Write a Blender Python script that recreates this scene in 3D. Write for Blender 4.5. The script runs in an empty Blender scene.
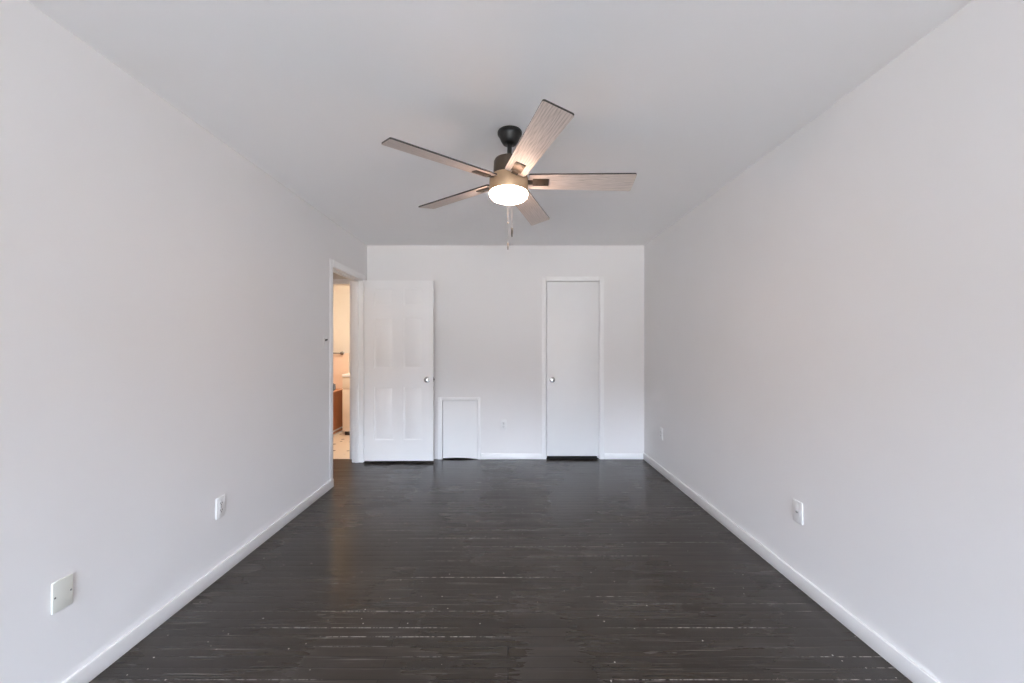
import bpy, bmesh, math, random
from mathutils import Vector, Matrix

SC = bpy.context.scene
COL = SC.collection
PI = math.pi
random.seed(4)

# ------------------------------------------------------------------ camera
cam_d = bpy.data.cameras.new('camera')
cam_d.sensor_width = 36.0
cam_d.lens = 400.0 / 1024.0 * 36.0
cam_d.shift_x = 4.0 / 1024.0
cam_d.shift_y = 5.5 / 1024.0
cam_d.clip_start = 0.02
cam = bpy.data.objects.new('camera', cam_d)
cam.location = (0, 0, 1.28)
cam.rotation_euler = (PI / 2, 0, 0)
COL.objects.link(cam)
SC.camera = cam

# ------------------------------------------------------------------ exposure
SC.view_settings.view_transform = 'Standard'
SC.view_settings.look = 'None'
SC.view_settings.exposure = 2.08
SC.view_settings.gamma = 1.0
SC.view_settings.use_curve_mapping = False
SC.cycles.max_bounces = 14
SC.cycles.diffuse_bounces = 10
SC.cycles.glossy_bounces = 5
SC.cycles.sample_clamp_indirect = 6.0
SC.cycles.caustics_reflective = False
SC.cycles.caustics_refractive = False

# ------------------------------------------------------------------ sky outside the window
world = bpy.data.worlds.new('sky')
SC.world = world
world.use_nodes = True
wn, wl = world.node_tree.nodes, world.node_tree.links
wn.clear()
w_out = wn.new('ShaderNodeOutputWorld')
w_bg = wn.new('ShaderNodeBackground')
w_tc = wn.new('ShaderNodeTexCoord')
w_sep = wn.new('ShaderNodeSeparateXYZ')
w_map = wn.new('ShaderNodeMapRange')
w_map.inputs['From Min'].default_value = -1
w_map.inputs['From Max'].default_value = 1
w_ramp = wn.new('ShaderNodeValToRGB')
w_ramp.color_ramp.elements[0].position = 0.0
w_ramp.color_ramp.elements[0].color = (0.76, 0.74, 0.70, 1)
w_ramp.color_ramp.elements[1].position = 1.0
w_ramp.color_ramp.elements[1].color = (2.1, 2.55, 3.3, 1)
for p, c in ((0.385, (1.10, 1.055, 1.0, 1)), (0.445, (1.10, 1.055, 1.0, 1)), (0.490, (0.42, 0.38, 0.345, 1)), (0.550, (0.42, 0.38, 0.345, 1)), (0.590, (2.85, 3.30, 4.05, 1))):
    e = w_ramp.color_ramp.elements.new(p)
    e.color = c
wl.new(w_tc.outputs['Generated'], w_sep.inputs[0])
wl.new(w_sep.outputs['Z'], w_map.inputs['Value'])
wl.new(w_map.outputs[0], w_ramp.inputs[0])
wl.new(w_ramp.outputs[0], w_bg.inputs['Color'])
w_bg.inputs['Strength'].default_value = 5.2
wl.new(w_bg.outputs[0], w_out.inputs['Surface'])

# room dimensions (metres): x to the right, y into the picture, z up
XL, XR, YB, YR, H = -1.61, 1.555, 4.57, -4.5, 2.44
WT = 0.11                                   # wall thickness
WIN = (-1.45, 1.40, 0.35, 2.25)             # window opening in the rear wall x0 x1 z0 z1

pd = bpy.data.lights.new('window_portal', 'AREA')
pd.shape = 'RECTANGLE'
pd.size = WIN[1] - WIN[0]
pd.size_y = WIN[3] - WIN[2]
pd.cycles.is_portal = True
po = bpy.data.objects.new('window_portal', pd)
po.location = ((WIN[0] + WIN[1]) / 2, YR - WT - 0.02, (WIN[2] + WIN[3]) / 2)
po.rotation_euler = (PI / 2, 0, 0)          # shines towards +y
COL.objects.link(po)
po.rotation_euler = (-PI / 2, 0, PI)
LENS_GLOW = 17.0                            # ceiling fan lamp
BATH_WATTS = 6.0                           # warm lamp of the bathroom

# ------------------------------------------------------------------ materials
def mat(name, color, rough=0.5, metal=0.0, noise=None, bump=None, spec=None):
    m = bpy.data.materials.new(name)
    m.use_nodes = True
    nt = m.node_tree
    b = nt.nodes['Principled BSDF']
    b.inputs['Base Color'].default_value = (*color, 1)
    b.inputs['Roughness'].default_value = rough
    b.inputs['Metallic'].default_value = metal
    if spec is not None:
        b.inputs['Specular IOR Level'].default_value = spec
    tc = nt.nodes.new('ShaderNodeTexCoord')
    if noise:
        scale, amt = noise
        n = nt.nodes.new('ShaderNodeTexNoise')
        n.inputs['Scale'].default_value = scale
        n.inputs['Detail'].default_value = 4
        r = nt.nodes.new('ShaderNodeValToRGB')
        r.color_ramp.elements[0].position = 0.3
        r.color_ramp.elements[1].position = 0.7
        r.color_ramp.elements[0].color = (*[c * (1 - amt) for c in color], 1)
        r.color_ramp.elements[1].color = (*[min(1, c * (1 + amt)) for c in color], 1)
        nt.links.new(tc.outputs['Object'], n.inputs['Vector'])
        nt.links.new(n.outputs['Fac'], r.inputs[0])
        nt.links.new(r.outputs[0], b.inputs['Base Color'])
    if bump:
        scale, strength = bump
        n2 = nt.nodes.new('ShaderNodeTexNoise')
        n2.inputs['Scale'].default_value = scale
        n2.inputs['Detail'].default_value = 3
        bp = nt.nodes.new('ShaderNodeBump')
        bp.inputs['Strength'].default_value = strength
        bp.inputs['Distance'].default_value = 0.002
        nt.links.new(tc.outputs['Object'], n2.inputs['Vector'])
        nt.links.new(n2.outputs['Fac'], bp.inputs['Height'])
        nt.links.new(bp.outputs[0], b.inputs['Normal'])
    return m

def emission(name, color, strength):
    m = bpy.data.materials.new(name)
    m.use_nodes = True
    nt = m.node_tree
    b = nt.nodes['Principled BSDF']
    b.inputs['Base Color'].default_value = (0.9, 0.9, 0.88, 1)
    b.inputs['Roughness'].default_value = 0.35
    b.inputs['Emission Color'].default_value = (*color, 1)
    b.inputs['Emission Strength'].default_value = strength
    return m

M_WALL = mat('wall_paint', (0.785, 0.776, 0.777), 0.62, noise=(1.3, 0.012), bump=(140, 0.06))
M_CEIL = mat('ceiling_paint', (0.95, 0.95, 0.96), 0.75, noise=(0.9, 0.012), bump=(120, 0.06))
M_TRIM = mat('trim_white', (0.87, 0.87, 0.875), 0.38, noise=(6, 0.01), bump=(60, 0.04))
M_DOOR = mat('door_white', (0.83, 0.83, 0.835), 0.40, noise=(4, 0.01), bump=(70, 0.04))
M_PLATE = mat('plastic_white', (0.80, 0.80, 0.80), 0.30, noise=(30, 0.01))
M_IVORY = mat('plate_ivory', (0.68, 0.685, 0.63), 0.45, noise=(20, 0.015))
M_SLOT = mat('slot_dark', (0.02, 0.02, 0.02), 0.6, noise=(80, 0.05))
M_BLACK = mat('toggle_black', (0.012, 0.012, 0.012), 0.4, noise=(80, 0.05))
M_NICKEL = mat('satin_nickel', (0.34, 0.33, 0.325), 0.22, 1.0, noise=(60, 0.03))
M_STEEL = mat('dull_steel', (0.20, 0.19, 0.18), 0.45, 0.8, noise=(60, 0.05))
M_CHAIN = mat('chain_steel', (0.13, 0.12, 0.115), 0.6, 0.2, noise=(60, 0.05))
M_FANBLK = mat('fan_black', (0.008, 0.008, 0.008), 0.34, 0.0, noise=(40, 0.05))
M_BRONZE = mat('fan_bronze', (0.47, 0.325, 0.205), 0.42, 0.45, noise=(40, 0.04))
M_BRKT = mat('bracket_bronze', (0.085, 0.062, 0.045), 0.42, 0.5, noise=(60, 0.05))
M_EDGE = mat('blade_edge', (0.035, 0.030, 0.030), 0.5, noise=(30, 0.1))
M_LENS = emission('lamp_lens', (1.0, 0.68, 0.50), LENS_GLOW)
M_VOID = mat('void_dark', (0.05, 0.05, 0.05), 0.9, noise=(5, 0.05))
M_BWALL = mat('bath_paint', (0.70, 0.66, 0.60), 0.6, noise=(2, 0.015))
M_BTILE = mat('bath_tile', (0.80, 0.62, 0.50), 0.30, noise=(3, 0.03))
M_TUB = mat('tub_tan', (0.55, 0.25, 0.12), 0.35, noise=(3, 0.06))
M_VANITY = mat('vanity_paint', (0.82, 0.72, 0.60), 0.4, noise=(8, 0.02))

def floor_material():
    m = bpy.data.materials.new('dark_strip_floor')
    m.use_nodes = True
    nt = m.node_tree
    N, L = nt.nodes, nt.links
    b = N['Principled BSDF']
    tc = N.new('ShaderNodeTexCoord')
    # strip boards running left to right
    br = N.new('ShaderNodeTexBrick')
    br.offset = 0.37
    br.offset_frequency = 2
    br.inputs['Scale'].default_value = 1.0
    br.inputs['Brick Width'].default_value = 1.35
    br.inputs['Row Height'].default_value = 0.057
    br.inputs['Mortar Size'].default_value = 0.0024
    br.inputs['Mortar Smooth'].default_value = 0.15
    br.inputs['Bias'].default_value = 0.0
    br.inputs['Color1'].default_value = (0.0225, 0.0175, 0.0133, 1)
    br.inputs['Color2'].default_value = (0.0325, 0.0255, 0.0195, 1)
    br.inputs['Mortar'].default_value = (0.006, 0.005, 0.005, 1)
    L.new(tc.outputs['Object'], br.inputs['Vector'])

    def noise(sx, sy, scale, detail=4, rough=0.55, off=0.0):
        mp = N.new('ShaderNodeMapping')
        mp.inputs['Scale'].default_value = (sx, sy, 1)
        mp.inputs['Location'].default_value = (off, off * 0.7, 0)
        n = N.new('ShaderNodeTexNoise')
        n.inputs['Scale'].default_value = scale
        n.inputs['Detail'].default_value = detail
        n.inputs['Roughness'].default_value = rough
        L.new(tc.outputs['Object'], mp.inputs['Vector'])
        L.new(mp.outputs[0], n.inputs['Vector'])
        return n.outputs['Fac']

    def ramp(src, a, c, ca=(0, 0, 0, 1), cb=(1, 1, 1, 1)):
        r = N.new('ShaderNodeValToRGB')
        r.color_ramp.elements[0].position = a
        r.color_ramp.elements[1].position = c
        r.color_ramp.elements[0].color = ca
        r.color_ramp.elements[1].color = cb
        L.new(src, r.inputs[0])
        return r.outputs[0]

    def mix(fac, a, c, kind='MIX'):
        x = N.new('ShaderNodeMix')
        x.data_type = 'RGBA'
        x.blend_type = kind
        if hasattr(fac, 'type'):
            L.new(fac, x.inputs[0])
        else:
            x.inputs[0].default_value = fac
        for src, s in ((a, 6), (c, 7)):
            if hasattr(src, 'type'):
                L.new(src, x.inputs[s])
            else:
                x.inputs[s].default_value = src
        return x.outputs[2]

    def mth(op, a, c=None):
        x = N.new('ShaderNodeMath')
        x.operation = op
        for i, s in enumerate((a, c)):
            if s is None:
                continue
            if hasattr(s, 'type'):
                L.new(s, x.inputs[i])
            else:
                x.inputs[i].default_value = s
        return x.outputs[0]

    grain = ramp(noise(1.2, 26, 2.2, 6), 0.35, 0.7, (0.84, 0.84, 0.84, 1), (1.18, 1.17, 1.16, 1))
    col = mix(1.0, br.outputs['Color'], grain, 'MULTIPLY')
    # worn, dusty grey patches
    worn = mth('MULTIPLY', ramp(noise(1.0, 2.6, 1.7, 5, 0.65, 3.1), 0.50, 0.95), 0.50)
    col = mix(worn, col, (0.085, 0.076, 0.072, 1))
    # pale paint caught in some of the gaps between boards
    seg = ramp(noise(0.9, 15.0, 1.0, 2, 0.5, 9.0), 0.55, 0.64)
    brk = ramp(noise(40, 3, 1.0, 3, 0.6, 5.0), 0.42, 0.55)
    sepl = N.new('ShaderNodeSeparateXYZ')
    L.new(tc.outputs['Object'], sepl.inputs[0])
    fy = mth('FRACT', mth('DIVIDE', sepl.outputs['Y'], 0.057))
    gap = mth('GREATER_THAN', mth('ABSOLUTE', mth('SUBTRACT', fy, 0.5)), 0.462)
    lines = mth('MULTIPLY', mth('MULTIPLY', gap, seg), brk)
    # scattered tiny flecks
    vo = N.new('ShaderNodeTexVoronoi')
    vo.inputs['Scale'].default_value = 17.0
    mpv = N.new('ShaderNodeMapping')
    mpv.inputs['Scale'].default_value = (1.0, 1.0, 1.0)
    L.new(tc.outputs['Object'], mpv.inputs['Vector'])
    L.new(mpv.outputs[0], vo.inputs['Vector'])
    fl = mth('LESS_THAN', vo.outputs['Distance'], 0.058)
    flm = ramp(noise(1, 1, 2.3, 2, 0.5, 1.7), 0.44, 0.50)
    flecks = mth('MULTIPLY', mth('MULTIPLY', fl, flm), 0.8)
    # fine scratches along the boards
    sc = ramp(noise(2.2, 140, 1.0, 2, 0.5, 13.0), 0.62, 0.72)
    scm = ramp(noise(1, 2, 1.4, 2, 0.5, 21.0), 0.38, 0.62)
    scr = mth('MULTIPLY', mth('MULTIPLY', sc, scm), 0.30)
    pale = mth('MAXIMUM', mth('MAXIMUM', mth('MULTIPLY', lines, 0.62), flecks), scr)
    col = mix(pale, col, (0.50, 0.47, 0.44, 1))
    L.new(col, b.inputs['Base Color'])
    rgh = ramp(noise(1.0, 7, 2.0, 5, 0.6, 4.4), 0.3, 0.75, (0.17, 0.17, 0.17, 1), (0.30, 0.30, 0.30, 1))
    # finish worn dull in some areas, glossier in others
    patch = ramp(noise(1.0, 0.45, 1.5, 3, 0.5, 17.0), 0.35, 0.65, (0.75, 0.75, 0.75, 1), (1.55, 1.55, 1.55, 1))
    rgh = mth('MULTIPLY', rgh, patch)
    L.new(rgh, b.inputs['Roughness'])
    b.inputs['Specular IOR Level'].default_value = 0.5
    # board profile: slightly crowned strips, gaps between
    sep = N.new('ShaderNodeSeparateXYZ')
    L.new(tc.outputs['Object'], sep.inputs[0])
    fr = mth('FRACT', mth('DIVIDE', sep.outputs['Y'], 0.057))
    crown = mth('SINE', mth('MULTIPLY', fr, PI))
    hgt = mth('ADD', mth('MULTIPLY', crown, 0.20), mth('MULTIPLY', br.outputs['Fac'], -1.0))
    hgt = mth('ADD', hgt, mth('MULTIPLY', noise(1.5, 12, 2.0, 4, 0.5, 6.6), 0.22))
    bp = N.new('ShaderNodeBump')
    bp.inputs['Strength'].default_value = 0.35
    bp.inputs['Distance'].default_value = 0.0035
    L.new(hgt, bp.inputs['Height'])
    L.new(bp.outputs[0], b.inputs['Normal'])
    return m

def blade_material():
    m = bpy.data.materials.new('weathered_blade')
    m.use_nodes = True
    nt = m.node_tree
    N, L = nt.nodes, nt.links
    b = N['Principled BSDF']
    tc = N.new('ShaderNodeTexCoord')
    mp = N.new('ShaderNodeMapping')
    mp.inputs['Scale'].default_value = (3.0, 60, 1)
    L.new(tc.outputs['Object'], mp.inputs['Vector'])
    n = N.new('ShaderNodeTexNoise')
    n.inputs['Scale'].default_value = 4.0
    n.inputs['Detail'].default_value = 6
    n.inputs['Distortion'].default_value = 0.4
    L.new(mp.outputs[0], n.inputs['Vector'])
    w = N.new('ShaderNodeTexWave')
    w.bands_direction = 'Y'
    w.inputs['Scale'].default_value = 26
    w.inputs['Distortion'].default_value = 5.0
    w.inputs['Detail'].default_value = 3
    w.inputs['Detail Scale'].default_value = 1.2
    mp2 = N.new('ShaderNodeMapping')
    mp2.inputs['Scale'].default_value = (0.35, 1, 1)
    L.new(tc.outputs['Object'], mp2.inputs['Vector'])
    L.new(mp2.outputs[0], w.inputs['Vector'])
    mx = N.new('ShaderNodeMath')
    mx.operation = 'MULTIPLY_ADD'
    mx.inputs[1].default_value = 0.22
    L.new(w.outputs['Fac'], mx.inputs[0])
    L.new(n.outputs['Fac'], mx.inputs[2])
    r = N.new('ShaderNodeValToRGB')
    r.color_ramp.elements[0].position = 0.38
    r.color_ramp.elements[0].color = (0.45, 0.385, 0.35, 1)
    r.color_ramp.elements[1].position = 0.72
    r.color_ramp.elements[1].color = (0.69, 0.605, 0.56, 1)
    L.new(mx.outputs[0], r.inputs[0])
    L.new(r.outputs[0], b.inputs['Base Color'])
    b.inputs['Roughness'].default_value = 0.45
    return m

def tile_floor_material():
    m = bpy.data.materials.new('bath_floor_tile')
    m.use_nodes = True
    nt = m.node_tree
    N, L = nt.nodes, nt.links
    b = N['Principled BSDF']
    tc = N.new('ShaderNodeTexCoord')
    v = N.new('ShaderNodeTexVoronoi')
    v.inputs['Scale'].default_value = 6.5
    v.inputs['Randomness'].default_value = 0.35
    L.new(tc.outputs['Object'], v.inputs['Vector'])
    r = N.new('ShaderNodeValToRGB')
    r.color_ramp.elements[0].position = 0.13
    r.color_ramp.elements[0].color = (0.12, 0.06, 0.03, 1)
    r.color_ramp.elements[1].position = 0.17
    r.color_ramp.elements[1].color = (0.84, 0.74, 0.62, 1)
    L.new(v.outputs['Distance'], r.inputs[0])
    L.new(r.outputs[0], b.inputs['Base Color'])
    b.inputs['Roughness'].default_value = 0.3
    return m

def pane_material():
    m = bpy.data.materials.new('window_glass')
    m.use_nodes = True
    nt = m.node_tree
    N, L = nt.nodes, nt.links
    out = N['Material Output']
    g = N.new('ShaderNodeBsdfGlossy')
    g.inputs['Roughness'].default_value = 0.02
    t = N.new('ShaderNodeBsdfTransparent')
    t.inputs['Color'].default_value = (0.97, 0.98, 0.98, 1)
    mx = N.new('ShaderNodeMixShader')
    mx.inputs[0].default_value = 0.05
    L.new(t.outputs[0], mx.inputs[1])
    L.new(g.outputs[0], mx.inputs[2])
    L.new(mx.outputs[0], out.inputs['Surface'])
    return m

M_FLOOR, M_BLADE, M_BFLOOR, M_GLASS = floor_material(), blade_material(), tile_floor_material(), pane_material()

# ------------------------------------------------------------------ mesh helpers
def box(bm, x0, x1, y0, y1, z0, z1, bevel=0.0, segs=2, mi=0):
    vs = [bm.verts.new((x, y, z)) for x in (x0, x1) for y in (y0, y1) for z in (z0, z1)]
    idx = ((0, 1, 3, 2), (4, 6, 7, 5), (0, 4, 5, 1), (2, 3, 7, 6), (0, 2, 6, 4), (1, 5, 7, 3))
    fs = [bm.faces.new([vs[i] for i in f]) for f in idx]
    bmesh.ops.recalc_face_normals(bm, faces=fs)
    for f in fs:
        f.material_index = mi
    if bevel > 0:
        es = list({e for f in fs for e in f.edges})
        bmesh.ops.bevel(bm, geom=es, offset=bevel, segments=segs, affect='EDGES', profile=0.5)

def lathe(bm, prof, n=48, axis='Z', at=(0, 0, 0)):
    """prof: list of (radius, height); closed at the ends where radius is 0."""
    rings = []
    at = Vector(at)
    def P(r, h, a):
        c, s = r * math.cos(a), r * math.sin(a)
        v = {'Z': (c, s, h), 'Y': (c, h, s), 'X': (h, c, s)}[axis]
        return at + Vector(v)
    for r, h in prof:
        if r < 1e-6:
            rings.append([bm.verts.new(P(0, h, 0))])
        else:
            rings.append([bm.verts.new(P(r, h, 2 * PI * i / n)) for i in range(n)])
    fs = []
    for a, b in zip(rings, rings[1:]):
        for i in range(n):
            j = (i + 1) % n
            if len(a) == 1 and len(b) == 1:
                continue
            if len(a) == 1:
                fs.append(bm.faces.new((a[0], b[i], b[j])))
            elif len(b) == 1:
                fs.append(bm.faces.new((a[i], a[j], b[0])))
            else:
                fs.append(bm.faces.new((a[i], a[j], b[j], b[i])))
    for f in fs:
        f.smooth = True
    bmesh.ops.recalc_face_normals(bm, faces=fs)

def frustum(bm, x0, x1, z0, z1, ya, yb, inset):
    """raised field of a door panel, from plane ya up to plane yb, sides sloped by inset"""
    lo = [bm.verts.new(p) for p in ((x0, ya, z0), (x1, ya, z0), (x1, ya, z1), (x0, ya, z1))]
    i = inset
    hi = [bm.verts.new(p) for p in ((x0 + i, yb, z0 + i), (x1 - i, yb, z0 + i), (x1 - i, yb, z1 - i), (x0 + i, yb, z1 - i))]
    fs = [bm.faces.new(hi), bm.faces.new(lo[::-1])]
    for k in range(4):
        j = (k + 1) % 4
        fs.append(bm.faces.new((lo[k], lo[j], hi[j], hi[k])))
    bmesh.ops.recalc_face_normals(bm, faces=fs)

def obj(name, bm, mats, parent=None, loc=None, rot=None, sharp=35):
    me = bpy.data.meshes.new(name)
    bm.to_mesh(me)
    bm.free()
    for m in (mats if isinstance(mats, (list, tuple)) else [mats]):
        me.materials.append(m)
    o = bpy.data.objects.new(name, me)
    COL.objects.link(o)
    if parent:
        o.parent = parent
    if loc:
        o.location = loc
    if rot:
        o.rotation_euler = rot
    try:
        me.set_sharp_from_angle(angle=math.radians(sharp))
    except Exception:
        pass
    return o

def struct(name, bm, m, parent=None, loc=None, rot=None, label=None):
    o = obj(name, bm, m, parent, loc, rot)
    if parent is None:
        o['kind'] = 'structure'
        if label:
            o['label'] = label
    return o

def thing(name, label, cat, loc=(0, 0, 0), rot=(0, 0, 0), group=None):
    o = bpy.data.objects.new(name, None)
    o.empty_display_size = 0.1
    COL.objects.link(o)
    o.location = loc
    o.rotation_euler = rot
    o['label'] = label
    o['category'] = cat
    o['kind'] = 'thing'
    if group:
        o['group'] = group
    return o

NB = bmesh.new

# ------------------------------------------------------------------ the setting: shell of the bedroom
# door in the left wall, closet door and access hatch in the back wall
D1 = (3.67, 4.435, 2.018)                   # y0, y1, head
C0, C1, CH = 0.434, 1.047, 2.035            # closet opening x0, x1, head
A0, A1, AH = -0.748, -0.348, 0.672          # hatch opening x0, x1, head
HALL_X, BATH_X0, BATH_Y1 = -2.75, -3.25, 6.25

bm = NB()
box(bm, HALL_X - WT, XR + WT, YR - WT, YB, -0.10, 0.0)
struct('floor', bm, M_FLOOR)

bm = NB()
box(bm, BATH_X0 - WT, XR + WT, YR - WT, BATH_Y1 + WT, H, H + 0.10)
struct('ceiling', bm, M_CEIL)

bm = NB()
box(bm, XL - WT, XL, YR, D1[0], 0, H)
box(bm, XL - WT, XL, D1[1], YB, 0, H)
box(bm, XL - WT, XL, D1[0], D1[1], D1[2], H)
struct('wall_left', bm, M_WALL)

bm = NB()
box(bm, XR, XR + WT, YR - WT, YB + WT, 0, H)
struct('wall_right', bm, M_WALL)

bm = NB()
box(bm, XL - WT, A0, YB, YB + WT, 0, H)
box(bm, A0, A1, YB, YB + WT, AH, H)
box(bm, A1, C0, YB, YB + WT, 0, H)
box(bm, C0, C1, YB, YB + WT, CH, H)
box(bm, C1, XR, YB, YB + WT, 0, H)
struct('wall_back', bm, M_WALL)

bm = NB()
box(bm, HALL_X - WT, WIN[0], YR - WT, YR, 0, H)
box(bm, WIN[1], XR, YR - WT, YR, 0, H)
box(bm, WIN[0], WIN[1], YR - WT, YR, 0, WIN[2])
box(bm, WIN[0], WIN[1], YR - WT, YR, WIN[3], H)
struct('wall_rear', bm, M_WALL)

# the dark spaces behind the closet door and the access hatch
def niche(name, x0, x1, z1, depth):
    bm = NB()
    y0, y1, t = YB + WT, YB + WT + depth, 0.04
    box(bm, x0 - t, x1 + t, y1, y1 + t, 0, z1 + t)
    box(bm, x0 - t, x0, y0, y1, 0, z1)
    box(bm, x1, x1 + t, y0, y1, 0, z1)
    box(bm, x0 - t, x1 + t, y0, y1, z1, z1 + t)
    box(bm, x0 - t, x1 + t, YB, y1 + t, -0.10, -0.0005)
    struct(name, bm, M_VOID)
niche('wall_closet', C0 - 0.02, C1 + 0.02, 2.3, 0.55)
niche('wall_crawlspace', A0 - 0.02, A1 + 0.02, 0.8, 0.35)

# window behind the camera: frame, two sashes and glass
bm = NB()
x0, x1, z0, z1 = WIN
y0, y1 = YR - WT, YR
t = 0.035
box(bm, x0, x0 + t, y0, y1, z0, z1)
box(bm, x1 - t, x1, y0, y1, z0, z1)
box(bm, x0 + t, x1 - t, y0, y1, z1 - t, z1)
box(bm, x0 + t, x1 - t, y0, y1, z0, z0 + t)
xm = (x0 + x1) / 2
box(bm, xm - 0.03, xm + 0.03, y0 + 0.02, y1 - 0.02, z0 + t, z1 - t)
win = struct('window_1', bm, M_TRIM)
for a, b in ((x0 + t, xm - 0.03), (xm + 0.03, x1 - t)):
    zm = (z0 + z1) / 2
    bm = NB()
    for (c, d, yy) in ((z0 + t, zm + 0.02, y1 - 0.05), (zm - 0.02, z1 - t, y1 - 0.08)):
        s = 0.035
        box(bm, a, a + s, yy - 0.012, yy + 0.012, c, d)
        box(bm, b - s, b, yy - 0.012, yy + 0.012, c, d)
        box(bm, a + s, b - s, yy - 0.012, yy + 0.012, c, c + s)
        box(bm, a + s, b - s, yy - 0.012, yy + 0.012, d - s, d)
    sash = obj('sash', bm, M_TRIM, win)
    bm = NB()
    for (c, d, yy) in ((z0 + t, zm + 0.02, y1 - 0.05), (zm - 0.02, z1 - t, y1 - 0.08)):
        box(bm, a + 0.03, b - 0.03, yy - 0.002, yy + 0.002, c + 0.03, d - 0.03)
    obj('glass', bm, M_GLASS, sash)
bm = NB()
box(bm, x0 - 0.06, x1 + 0.06, YR, YR + 0.05, z0 - 0.03, z0, 0.004)
box(bm, x0 - 0.06, x0, YR, YR + 0.016, z0, z1 + 0.06)
box(bm, x1, x1 + 0.06, YR, YR + 0.016, z0, z1 + 0.06)
box(bm, x0, x1, YR, YR + 0.016, z1, z1 + 0.06)
obj('window_casing', bm, M_TRIM, win)

# ------------------------------------------------------------------ baseboards
def base(name, segs, h, wall):
    for k, (a, b) in enumerate(segs):
        bm = NB()
        t = 0.013
        if wall == 'L':
            box(bm, XL, XL + t, a, b, 0.0, h, 0.003)
        elif wall == 'R':
            box(bm, XR - t, XR, a, b, 0.0, h, 0.003)
        else:
            box(bm, a, b, YB - t, YB, 0.0, h, 0.003)
        struct(name, bm, M_TRIM)
base('baseboard_left', [(YR, D1[0])], 0.072, 'L')
base('baseboard_right', [(YR, YB)], 0.074, 'R')
base('baseboard_back', [(A1 + 0.036, C0 - 0.052), (C1 + 0.054, XR - 0.013)], 0.064, 'B')

# ------------------------------------------------------------------ doorway in the left wall: jambs, stops and casings
bm = NB()
j = 0.018
ya, yb, hd = D1
box(bm, XL - WT - 0.004, XL + 0.004, ya - 0.0, ya + j * 0.2, 0, hd)              # latch jamb
box(bm, XL - WT - 0.004, XL + 0.004, yb - j * 0.2, yb, 0, hd)                    # hinge jamb
box(bm, XL - WT - 0.004, XL + 0.004, ya, yb, hd - j * 0.2, hd)                   # head jamb
sx0, sx1 = XL - 0.082, XL - 0.046                                                # door stops
box(bm, sx0, sx1, ya + 0.003, ya + 0.014, 0, hd - 0.003, 0.002)
box(bm, sx0, sx1, yb - 0.015, yb - 0.003, 0, hd - 0.003, 0.002)
box(bm, sx0, sx1, ya + 0.014, yb - 0.015, hd - 0.015, hd - 0.003, 0.002)
for xa, xb, xo in ((XL, XL + 0.010, XL + 0.018), (XL - WT - 0.013, XL - WT, XL - WT - 0.018)):
    w = 0.062
    lo, hi = min(xa, xb), max(xa, xb)
    n_lo, n_hi = (lo, XL + 0.004) if xa == XL else (lo, hi)      # the near casing is thin, almost flush with the wall
    box(bm, n_lo, n_hi, ya - w, ya + 0.001, 0, hd + w, 0.0012)
    box(bm, lo, hi, yb - 0.001, min(yb + w, YB - 0.002), 0, hd + w, 0.004)
    box(bm, lo, hi, ya + 0.001, yb - 0.001, hd - 0.001, hd + w, 0.004)
door_trim = struct('trim_1', bm, M_TRIM)
bm = NB()
box(bm, XL - 0.042, XL + 0.012, ya + 0.0036, ya + 0.0060, 0.875, 0.945, 0.0008)
box(bm, XL + 0.006, XL + 0.0155, ya + 0.002, ya + 0.030, 0.882, 0.938, 0.002)
obj('strike_plate', bm, M_STEEL, door_trim)

# ------------------------------------------------------------------ six-panel door, swung open against the back wall
LW, LH, LT = 0.758, 1.986, 0.035
bm = NB()
core = 0.0080                                # half thickness of the core
rail_z = [0.0, 0.232, 0.812, 1.022, 1.577, 1.707, 1.897, LH]
stile_x = [0.0, 0.115, 0.3215, 0.4365, 0.643, LW]
box(bm, 0.0, LW, -core, core, 0, LH)
for s in (-1, 1):
    a, b = sorted((s * core, s * LT / 2))
    box(bm, stile_x[0], stile_x[1], a, b, 0, LH)
    box(bm, stile_x[4], stile_x[5], a, b, 0, LH)
    for r in range(0, 8, 2):
        box(bm, stile_x[1], stile_x[4], a, b, rail_z[r], rail_z[r + 1])
    for r in range(1, 7, 2):
        box(bm, stile_x[2], stile_x[3], a, b, rail_z[r], rail_z[r + 1])
        for cx in (1, 3):
            # sloped sticking around each panel, then the raised field
            X0, X1, Z0, Z1 = stile_x[cx], stile_x[cx + 1], rail_z[r], rail_z[r + 1]
            frustum(bm, X0 + 0.016, X1 - 0.016, Z0 + 0.016, Z1 - 0.016, s * core, s * (LT / 2 - 0.0015), 0.024)
door1 = struct('door_1', bm, M_DOOR, None, (-1.583, 4.4175, 0.026), (0, 0, math.radians(0.6)))

def knob(parent, x, z, y_face, s, m):
    """round knob on a rose; s = -1 faces the camera"""
    bm = NB()
    f = lambda prof: [(r, s * h) for r, h in prof]
    lathe(bm, f([(0, 0.0), (0.031, 0.0), (0.0315, 0.003), (0.028, 0.008), (0.014, 0.010), (0.0115, 0.014), (0.0115, 0.026),
                 (0.017, 0.030), (0.0245, 0.036), (0.0272, 0.044), (0.0265, 0.052), (0.0225, 0.058), (0.013, 0.0605), (0.0, 0.061)]), 40, 'Y')
    return obj('door_knob', bm, m, parent, (x, y_face, z))

def hinge(parent, x, y, z):
    bm = NB()
    lathe(bm, [(0, -0.045), (0.0045, -0.045), (0.0058, -0.042), (0.0058, 0.042), (0.0045, 0.045), (0, 0.045)], 16, 'Z')
    box(bm, -0.0005, 0.016, 0.0005, 0.0025, -0.042, 0.042)
    return obj('hinge', bm, M_DOOR, parent, (x, y, z))

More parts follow.
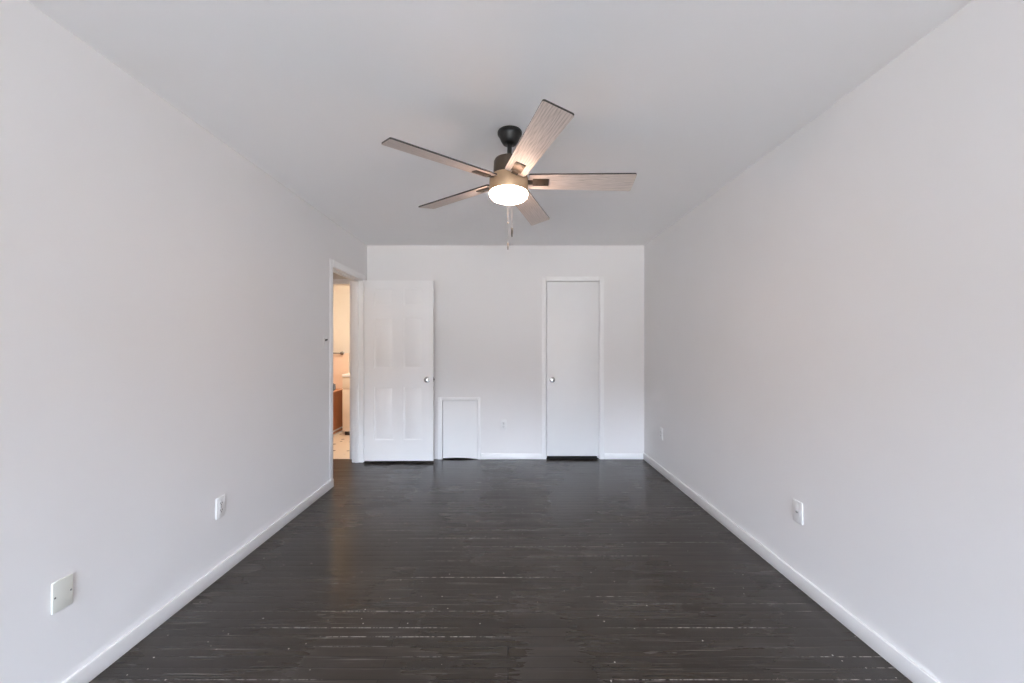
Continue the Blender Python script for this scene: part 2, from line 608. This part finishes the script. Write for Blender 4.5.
knob(door1, LW - 0.065, 0.895, -LT / 2, -1, M_NICKEL)
knob(door1, LW - 0.065, 0.895, LT / 2, 1, M_NICKEL)
bm = NB()
box(bm, LW - 0.002, LW + 0.0012, -0.012, 0.012, 0.867, 0.923)
box(bm, LW, LW + 0.012, -0.007, 0.007, 0.886, 0.906, 0.002)
obj('door_latch', bm, M_STEEL, door1)
for z in (0.22, 1.0, 1.79):
    hinge(door1, -0.004, -LT / 2 + 0.002, z)

# ------------------------------------------------------------------ closet door in the back wall
bm = NB()
w = 0.049
y0 = YB - 0.014
box(bm, C0 - w, C0 + 0.001, y0, YB, 0, CH + w, 0.004)
box(bm, C1 - 0.001, C1 + w, y0, YB, 0, CH + w, 0.004)
box(bm, C0 + 0.001, C1 - 0.001, y0, YB, CH - 0.001, CH + w, 0.004)
box(bm, C0 - 0.0, C0 + 0.004, YB, YB + WT, 0, CH)
box(bm, C1 - 0.004, C1, YB, YB + WT, 0, CH)
box(bm, C0 + 0.004, C1 - 0.004, YB, YB + WT, CH - 0.004, CH)
box(bm, C0 + 0.004, C0 + 0.014, YB + 0.046, YB + 0.08, 0, CH - 0.004)
box(bm, C1 - 0.014, C1 - 0.004, YB + 0.046, YB + 0.08, 0, CH - 0.004)
box(bm, C0 + 0.014, C1 - 0.014, YB + 0.046, YB + 0.08, CH - 0.014, CH - 0.004)
struct('trim_2', bm, M_TRIM)
SW = C1 - C0 - 0.008 - 0.009
bm = NB()
box(bm, 0, SW, 0, 0.035, 0, 1.992, 0.002)
door2 = struct('door_2', bm, M_DOOR, None, (C0 + 0.0085, YB + 0.004, 0.034), (0, math.radians(0.06), 0))
knob(door2, 0.063, 0.872, 0.0, -1, M_NICKEL)
for z in (0.26, 1.72):
    hinge(door2, SW + 0.0035, -0.003, z)

# ------------------------------------------------------------------ access hatch low in the back wall
hatch = thing('access_hatch', 'small white square access hatch low in back wall between panelled door and outlet', 'access hatch', ((A0 + A1) / 2, YB, 0))
bm = NB()
hw = (A1 - A0) / 2
box(bm, -hw - 0.052, -hw, -0.018, -0.0005, 0, AH + 0.034, 0.003)
box(bm, hw, hw + 0.034, -0.013, -0.0005, 0, AH + 0.034, 0.003)
box(bm, -hw, hw, -0.013, -0.0005, AH, AH + 0.034, 0.003)
obj('frame', bm, M_TRIM, hatch)
bm = NB()
n = 12
pw0, pw1 = -hw + 0.006, hw - 0.002
for y in (-0.009, 0.009):
    pass
cols = []
for i in range(n + 1):
    u = i / n
    x = pw0 + (pw1 - pw0) * u
    zb = 0.004 + 0.012 * (1 - u) * 0.6 + 0.010 * math.sin(PI * u)     # the lower edge is cut with a slight bow
    cols.append([bm.verts.new((x, y, z)) for y in (-0.008, 0.010) for z in (zb, AH - 0.003)])
for a, b in zip(cols, cols[1:]):
    for q in ((0, 1), (1, 3), (3, 2), (2, 0)):
        bm.faces.new((a[q[0]], a[q[1]], b[q[1]], b[q[0]]))
bm.faces.new([cols[0][i] for i in (0, 1, 3, 2)])
bm.faces.new([cols[-1][i] for i in (0, 2, 3, 1)])
bmesh.ops.recalc_face_normals(bm, faces=bm.faces[:])
obj('panel', bm, M_DOOR, hatch)

# ------------------------------------------------------------------ wall plates (local frame: x along the wall, -y out of the wall, z up)
ROT = {'B': 0.0, 'L': PI / 2, 'R': -PI / 2}
def wall_at(side, s, z):
    return {'B': (s, YB, z), 'L': (XL, s, z), 'R': (XR, s, z)}[side]

def screw(bm, x, z, y):
    lathe(bm, [(0, y), (0.0030, y), (0.0034, y - 0.0004), (0.0022, y - 0.0012), (0, y - 0.0014)], 14, 'Y', (x, 0, z))

def plate(parent, m=M_PLATE, w=0.070, h=0.114, d=0.006, name='cover_plate'):
    bm = NB()
    box(bm, -w / 2, w / 2, -d, 0.0, -h / 2, h / 2, 0.0022, 3)
    return obj(name, bm, m, parent)

def outlet(label, side, s, z):
    t = thing('wall_outlet', label, 'outlet', wall_at(side, s, z), (0, 0, ROT[side]))
    plate(t)
    for dz in (-0.0195, 0.0195):
        bm = NB()
        lathe(bm, [(0, -0.0078), (0.0155, -0.0078), (0.0168, -0.0072), (0.0172, -0.0055), (0, -0.0055)], 32, 'Y')
        so = obj('socket', bm, M_PLATE, t, (0, 0, dz))
        bm = NB()
        box(bm, -0.0084, -0.0048, -0.0082, -0.0077, -0.0010, 0.0075)
        box(bm, 0.0048, 0.0084, -0.0082, -0.0077, 0.0004, 0.0070)
        lathe(bm, [(0, -0.0077), (0.0030, -0.0077), (0.0030, -0.0082), (0, -0.0082)], 14, 'Y', (0, 0, -0.0072))
        obj('slots', bm, M_SLOT, so)
    bm = NB()
    screw(bm, 0, 0, -0.006)
    obj('screw', bm, M_NICKEL, t)
    return t

outlet('white duplex outlet low on back wall between hatch and narrow closet door', 'B', -0.050, 0.393)
outlet('white duplex outlet low on left wall above baseboard', 'L', 2.236, 0.386)
outlet('white outlet low on right wall near the far corner', 'R', 4.05, 0.402)

t = thing('coax_plate', 'white wall plate with one dark centre hole low on right wall', 'wall plate', wall_at('R', 2.142, 0.398), (0, 0, ROT['R']))
plate(t)
bm = NB()
lathe(bm, [(0, -0.0055), (0.0052, -0.0055), (0.0052, -0.0105), (0.0040, -0.0130), (0, -0.0130)], 20, 'Y')
obj('jack', bm, M_STEEL, t)
for dz in (-0.041, 0.041):
    bm = NB()
    screw(bm, 0, dz, -0.006)
    obj('screw', bm, M_PLATE, t)

t = thing('blank_plate', 'ivory blank cover plate standing proud of left wall nearest the camera', 'cover plate', wall_at('L', 1.442, 0.391), (0, 0, ROT['L']))
plate(t, M_IVORY, 0.068, 0.110, 0.0065)
for dx in (-0.026, 0.026):
    bm = NB()
    screw(bm, dx, -0.001, -0.0065)
    obj('screw', bm, M_STEEL, t)

t = thing('light_switch', 'white toggle light switch on left wall beside the open doorway', 'light switch', wall_at('L', 3.515, 1.326), (0, 0, ROT['L']))
plate(t)
bm = NB()
box(bm, -0.0055, 0.0055, -0.0075, -0.0055, -0.012, 0.012, 0.0008)
tg = obj('toggle', bm, M_PLATE, t)
bm = NB()
vs = [(-0.0065, -0.006, 0.004), (0.0065, -0.006, 0.004), (0.0065, -0.006, 0.022), (-0.0065, -0.006, 0.022)]
lo = [bm.verts.new(v) for v in vs]
hi = [bm.verts.new((x * 0.8, -0.0245, 0.019 + (z - 0.013) * 0.55)) for x, y, z in vs]
bm.faces.new(lo[::-1]); bm.faces.new(hi)
for k in range(4):
    bm.faces.new((lo[k], lo[(k + 1) % 4], hi[(k + 1) % 4], hi[k]))
bmesh.ops.recalc_face_normals(bm, faces=bm.faces[:])
obj('lever', bm, M_BLACK, tg)
for dz in (-0.030, 0.041):
    bm = NB()
    screw(bm, 0, dz, -0.006)
    obj('screw', bm, M_PLATE, t)

# ------------------------------------------------------------------ ceiling fan
FX, FY, BZ = 0.0095, 2.157, -0.269           # hub position; blade plane below the ceiling
fan = thing('ceiling_fan', 'five-blade ceiling fan with weathered wood blades, black canopy and lit round lamp', 'ceiling fan', (FX, FY, H))
bm = NB()
lathe(bm, [(0, 0), (0.064, 0.0), (0.066, -0.004), (0.065, -0.016), (0.061, -0.020), (0.056, -0.030), (0.046, -0.052), (0.037, -0.066), (0.030, -0.070), (0.0, -0.070)], 56)
obj('canopy', bm, M_FANBLK, fan)
bm = NB()
lathe(bm, [(0, -0.066), (0.0125, -0.066), (0.0125, -0.150), (0, -0.150)], 28)
obj('downrod', bm, M_FANBLK, fan)
bm = NB()
lathe(bm, [(0, -0.148), (0.026, -0.148), (0.028, -0.152), (0.060, -0.154), (0.078, -0.158), (0.083, -0.168), (0.084, -0.232), (0.080, -0.240), (0.075, -0.244), (0.075, -0.252), (0, -0.252)], 64)
obj('motor_housing', bm, M_BRKT, fan)
bm = NB()
lathe(bm, [(0, -0.248), (0.094, -0.248), (0.101, -0.251), (0.104, -0.257), (0.104, -0.332), (0.102, -0.336), (0, -0.336)], 72)
drum = obj('lamp_housing', bm, M_BRONZE, fan)
bm = NB()
lathe(bm, [(0.0, -0.3330), (0.1015, -0.3330), (0.1030, -0.3370), (0.1030, -0.3440), (0.100, -0.3530), (0.092, -0.3610), (0.074, -0.3690), (0.050, -0.3740), (0.024, -0.3765), (0, -0.3770)], 72)
obj('lamp_lens', bm, M_LENS, fan)

# the fan hangs a little out of plumb from the ball joint inside its canopy
PIVOT = Vector((0, 0, -0.035))
HANG = Matrix.Translation(PIVOT) @ (Matrix.Rotation(-0.031, 4, 'X') @ Matrix.Rotation(0.021, 4, 'Y')) @ Matrix.Translation(-PIVOT)
for part in list(fan.children):
    if part.name != 'canopy':
        part.matrix_local = HANG @ part.matrix_local

def blade_mesh():
    bm = NB()
    r0, r1, w0, w1, t = 0.106, 0.665, 0.112, 0.136, 0.008
    pts = []
    def corner(cx, cy, a0, r):
        for k in range(5):
            a = a0 + k * PI / 8
            pts.append((cx + r * math.cos(a), cy + r * math.sin(a)))
    rr = 0.010
    corner(r1 - rr, w1 / 2 - rr, 0, rr)
    corner(r0 + rr, w0 / 2 - rr, PI / 2, rr)
    corner(r0 + rr, -w0 / 2 + rr, PI, rr)
    corner(r1 - rr, -w1 / 2 + rr, 1.5 * PI, rr)
    lo = [bm.verts.new((x, y, -t / 2)) for x, y in pts]
    hi = [bm.verts.new((x, y, t / 2)) for x, y in pts]
    f = bm.faces.new(lo[::-1]); f.material_index = 0
    f = bm.faces.new(hi); f.material_index = 1
    for i in range(len(pts)):
        k = (i + 1) % len(pts)
        f = bm.faces.new((lo[i], lo[k], hi[k], hi[i]))
        f.material_index = 1
    bmesh.ops.recalc_face_normals(bm, faces=bm.faces[:])
    return bm

def bracket_mesh():
    bm = NB()
    box(bm, 0.128, 0.214, -0.027, 0.027, -0.0085, -0.0042, 0.0015)
    box(bm, 0.062, 0.130, -0.017, 0.017, -0.0085, -0.0042, 0.0012)
    for x in (0.150, 0.192):
        for y in (-0.014, 0.014):
            lathe(bm, [(0, -0.0084), (0.0042, -0.0084), (0.0036, -0.0102), (0, -0.0106)], 12, 'Z', (x, y, 0))
    return bm

PITCH = math.radians(-14.0)
blade0 = obj('fan_blade', blade_mesh(), [M_BLADE, M_EDGE], fan, (0, 0, BZ))
brk0 = obj('blade_bracket', bracket_mesh(), M_BRKT, blade0)
for k in range(5):
    phi = 0.288 + k * 2 * PI / 5 - PI / 2
    if k == 0:
        b = blade0
    else:
        b = blade0.copy()
        COL.objects.link(b)
        b.parent = fan
        c = brk0.copy()
        COL.objects.link(c)
        c.parent = b
    b.rotation_euler = (HANG.to_3x3() @ Matrix.Rotation(phi, 3, 'Z') @ Matrix.Rotation(PITCH, 3, 'X')).to_euler()
    b.location = HANG @ Vector((0, 0, BZ))

def chain(x, y, z0, z1, fob, m_fob, loop=None):
    bm = NB()
    n = int((z0 - z1) / 0.0062)
    lathe(bm, [(0, z0), (0.0004, z0), (0.0004, z1), (0, z1)], 6, 'Z', (x, y, 0))
    for i in range(n):
        zc = z0 - (i + 0.5) * (z0 - z1) / n
        lathe(bm, [(0, zc + 0.0014), (0.0010, zc + 0.0007), (0.0010, zc - 0.0007), (0, zc - 0.0014)], 6, 'Z', (x, y, 0))
    if loop:
        lathe(bm, [(0, loop + 0.006), (0.0030, loop + 0.004), (0.0030, loop - 0.004), (0, loop - 0.006)], 12, 'Z', (x, y, 0))
    ch = obj('pull_chain', bm, M_CHAIN, fan)
    bm = NB()
    lathe(bm, [(0, z1 + 0.002), (0.0025, z1 + 0.001), (0.0042, z1 - 0.006), (0.0048, z1 - fob * 0.6), (0.0036, z1 - fob), (0, z1 - fob - 0.001)], 14, 'Z', (x, y, 0))
    obj('pull_fob', bm, m_fob, ch)
chain(-0.010, 0.095, -0.318, -0.572, 0.040, M_STEEL, -0.462)
chain(0.013, 0.095, -0.318, -0.487, 0.052, M_FANBLK)

# ------------------------------------------------------------------ hall and bathroom seen through the doorway
bm = NB()
box(bm, HALL_X - WT, HALL_X, YR, YB, 0, H)
struct('wall_hall', bm, M_WALL)
BD0, BD1, BDH = -2.46, -1.805, 2.0            # bathroom doorway x0, x1, head
bm = NB()
box(bm, BATH_X0 - WT, BD0, YB, YB + 0.10, 0, H)
box(bm, BD1, XL - WT, YB, YB + 0.10, 0, H)
box(bm, BD0, BD1, YB, YB + 0.10, BDH, H)
struct('wall_partition', bm, M_BWALL)
bm = NB()
w = 0.055
box(bm, BD0 - w, BD0, YB - 0.012, YB, 0, BDH + w, 0.003)
box(bm, BD1, BD1 + w, YB - 0.012, YB, 0, BDH + w, 0.003)
box(bm, BD0, BD1, YB - 0.012, YB, BDH, BDH + w, 0.003)
struct('trim_3', bm, M_TRIM)
bm = NB()
box(bm, BATH_X0 - WT, BATH_X0, YB + 0.10, BATH_Y1, 0, H)
box(bm, BATH_X0 - WT, XL, BATH_Y1, BATH_Y1 + WT, 0, H)
box(bm, XL - WT, XL, YB + WT, BATH_Y1, 0, H)
struct('wall_bathroom', bm, M_BWALL)
bm = NB()
box(bm, BATH_X0, XL - WT, YB, BATH_Y1, -0.10, 0.001)
struct('floor_bathroom', bm, M_BFLOOR)
bm = NB()
box(bm, BATH_X0, -2.49, BATH_Y1 - 0.012, BATH_Y1, 0, 1.165, 0.002)
box(bm, BATH_X0, -2.485, BATH_Y1 - 0.020, BATH_Y1, 1.165, 1.182, 0.003)
struct('trim_4', bm, M_BTILE)

# bathtub along the far left of the bathroom
TX0, TX1, TY0, TY1, TH = BATH_X0 + 0.01, -2.50, YB + 0.14, BATH_Y1 - 0.03, 0.635
tub = thing('bathtub', 'tan side of a bathtub seen through the doorway, left of the cream vanity', 'bathtub', ((TX0 + TX1) / 2, (TY0 + TY1) / 2, 0))
bm = NB()
hx, hy = (TX1 - TX0) / 2, (TY1 - TY0) / 2
def ring(ix, iy, z, r):
    out = []
    for cx, cy, a0 in ((1, 1, 0), (-1, 1, PI / 2), (-1, -1, PI), (1, -1, 1.5 * PI)):
        for k in range(5):
            a = a0 + k * PI / 8
            out.append(bm.verts.new((cx * (hx - ix - r) + r * math.cos(a), cy * (hy - iy - r) + r * math.sin(a), z)))
    return out
rs = [ring(0.012, 0.0, 0.0015, 0.01), ring(0.012, 0.0, TH - 0.03, 0.01), ring(0.0, 0.0, TH - 0.025, 0.01), ring(0.0, 0.0, TH, 0.01),
      ring(0.06, 0.08, TH, 0.08), ring(0.075, 0.10, TH - 0.03, 0.08), ring(0.13, 0.20, 0.16, 0.08)]
for a, b in zip(rs, rs[1:]):
    for i in range(len(a)):
        k = (i + 1) % len(a)
        bm.faces.new((a[i], a[k], b[k], b[i]))
bm.faces.new(rs[-1]); bm.faces.new(rs[0][::-1])
bmesh.ops.recalc_face_normals(bm, faces=bm.faces[:])
obj('basin', bm, M_TUB, tub)
bm = NB()
box(bm, hx - 0.014, hx + 0.002, -hy, hy, 0.0015, 0.022, 0.003)
box(bm, hx - 0.014, hx - 0.002, -hy, hy, 0.058, 0.078, 0.003)
obj('base_trim', bm, M_TRIM, tub)

# vanity
VX0, VX1, VY0, VY1 = -2.39, -1.76, 5.78, BATH_Y1 - 0.003
van = thing('bathroom_vanity', 'cream bathroom vanity cabinet beyond the doorway with pale countertop', 'vanity', ((VX0 + VX1) / 2, (VY0 + VY1) / 2, 0))
hx, hy = (VX1 - VX0) / 2, (VY1 - VY0) / 2
bm = NB()
box(bm, -hx, hx, -hy, hy, 0.06, 0.845)
obj('cabinet_body', bm, M_VANITY, van)
bm = NB()
box(bm, -hx + 0.02, hx - 0.02, -hy + 0.03, hy, 0.0015, 0.06)
obj('toe_kick', bm, M_VOID, van)
bm = NB()
box(bm, -hx, hx + 0.01, -hy - 0.02, hy, 0.845, 0.888, 0.004)
obj('countertop', bm, M_TRIM, van)
bm = NB()
box(bm, -hx + 0.004, hx - 0.004, -hy - 0.018, -hy, 0.675, 0.825, 0.003)
obj('drawer_front', bm, M_VANITY, van)
for a, b, kx in ((-hx + 0.004, -0.002, -0.03), (0.002, hx - 0.004, 0.03)):
    bm = NB()
    box(bm, a, b, -hy - 0.018, -hy, 0.068, 0.665, 0.003)
    box(bm, a + 0.05, b - 0.05, -hy - 0.022, -hy - 0.018, 0.12, 0.61, 0.002)
    d = obj('cabinet_door', bm, M_VANITY, van)
    bm = NB()
    lathe(bm, [(0, 0), (0.005, 0), (0.005, -0.012), (0.012, -0.018), (0.012, -0.024), (0, -0.027)], 20, 'Y')
    obj('cabinet_knob', bm, M_NICKEL, d, (kx, -hy - 0.018, 0.56))

# towel bar on the bathroom's far wall
tb = thing('towel_bar', 'metal towel bar on bathroom wall seen through the doorway', 'towel bar', (-2.82, BATH_Y1 - 0.012, 1.185))
bm = NB()
lathe(bm, [(0, -0.24), (0.008, -0.24), (0.008, 0.24), (0, 0.24)], 16, 'X', (0, -0.055, 0))
obj('bar', bm, M_STEEL, tb)
for s in (-0.24, 0.24):
    bm = NB()
    lathe(bm, [(0, 0.0), (0.026, 0.0), (0.026, -0.008), (0.012, -0.014), (0.011, -0.040), (0.018, -0.048), (0.018, -0.062), (0, -0.066)], 20, 'Y', (s, 0, 0))
    obj('post', bm, M_NICKEL, tb)

bl = bpy.data.lights.new('bathroom_lamp', 'AREA')
bl.shape = 'DISK'
bl.size = 0.35
bl.energy = BATH_WATTS
bl.color = (1.0, 0.86, 0.70)
bo = bpy.data.objects.new('bathroom_lamp', bl)
hl = bpy.data.lights.new('hall_fill', 'AREA')  # warm fill light added to tint the hall casings and jamb; no fixture there
hl.shape = 'DISK'
hl.size = 0.3
hl.energy = 1.6
hl.color = (1.0, 0.74, 0.56)
ho = bpy.data.objects.new('hall_fill', hl)
ho.location = (-2.3, 2.9, H - 0.03)
COL.objects.link(ho)
bo.location = (-2.15, 4.88, H - 0.03)
COL.objects.link(bo)
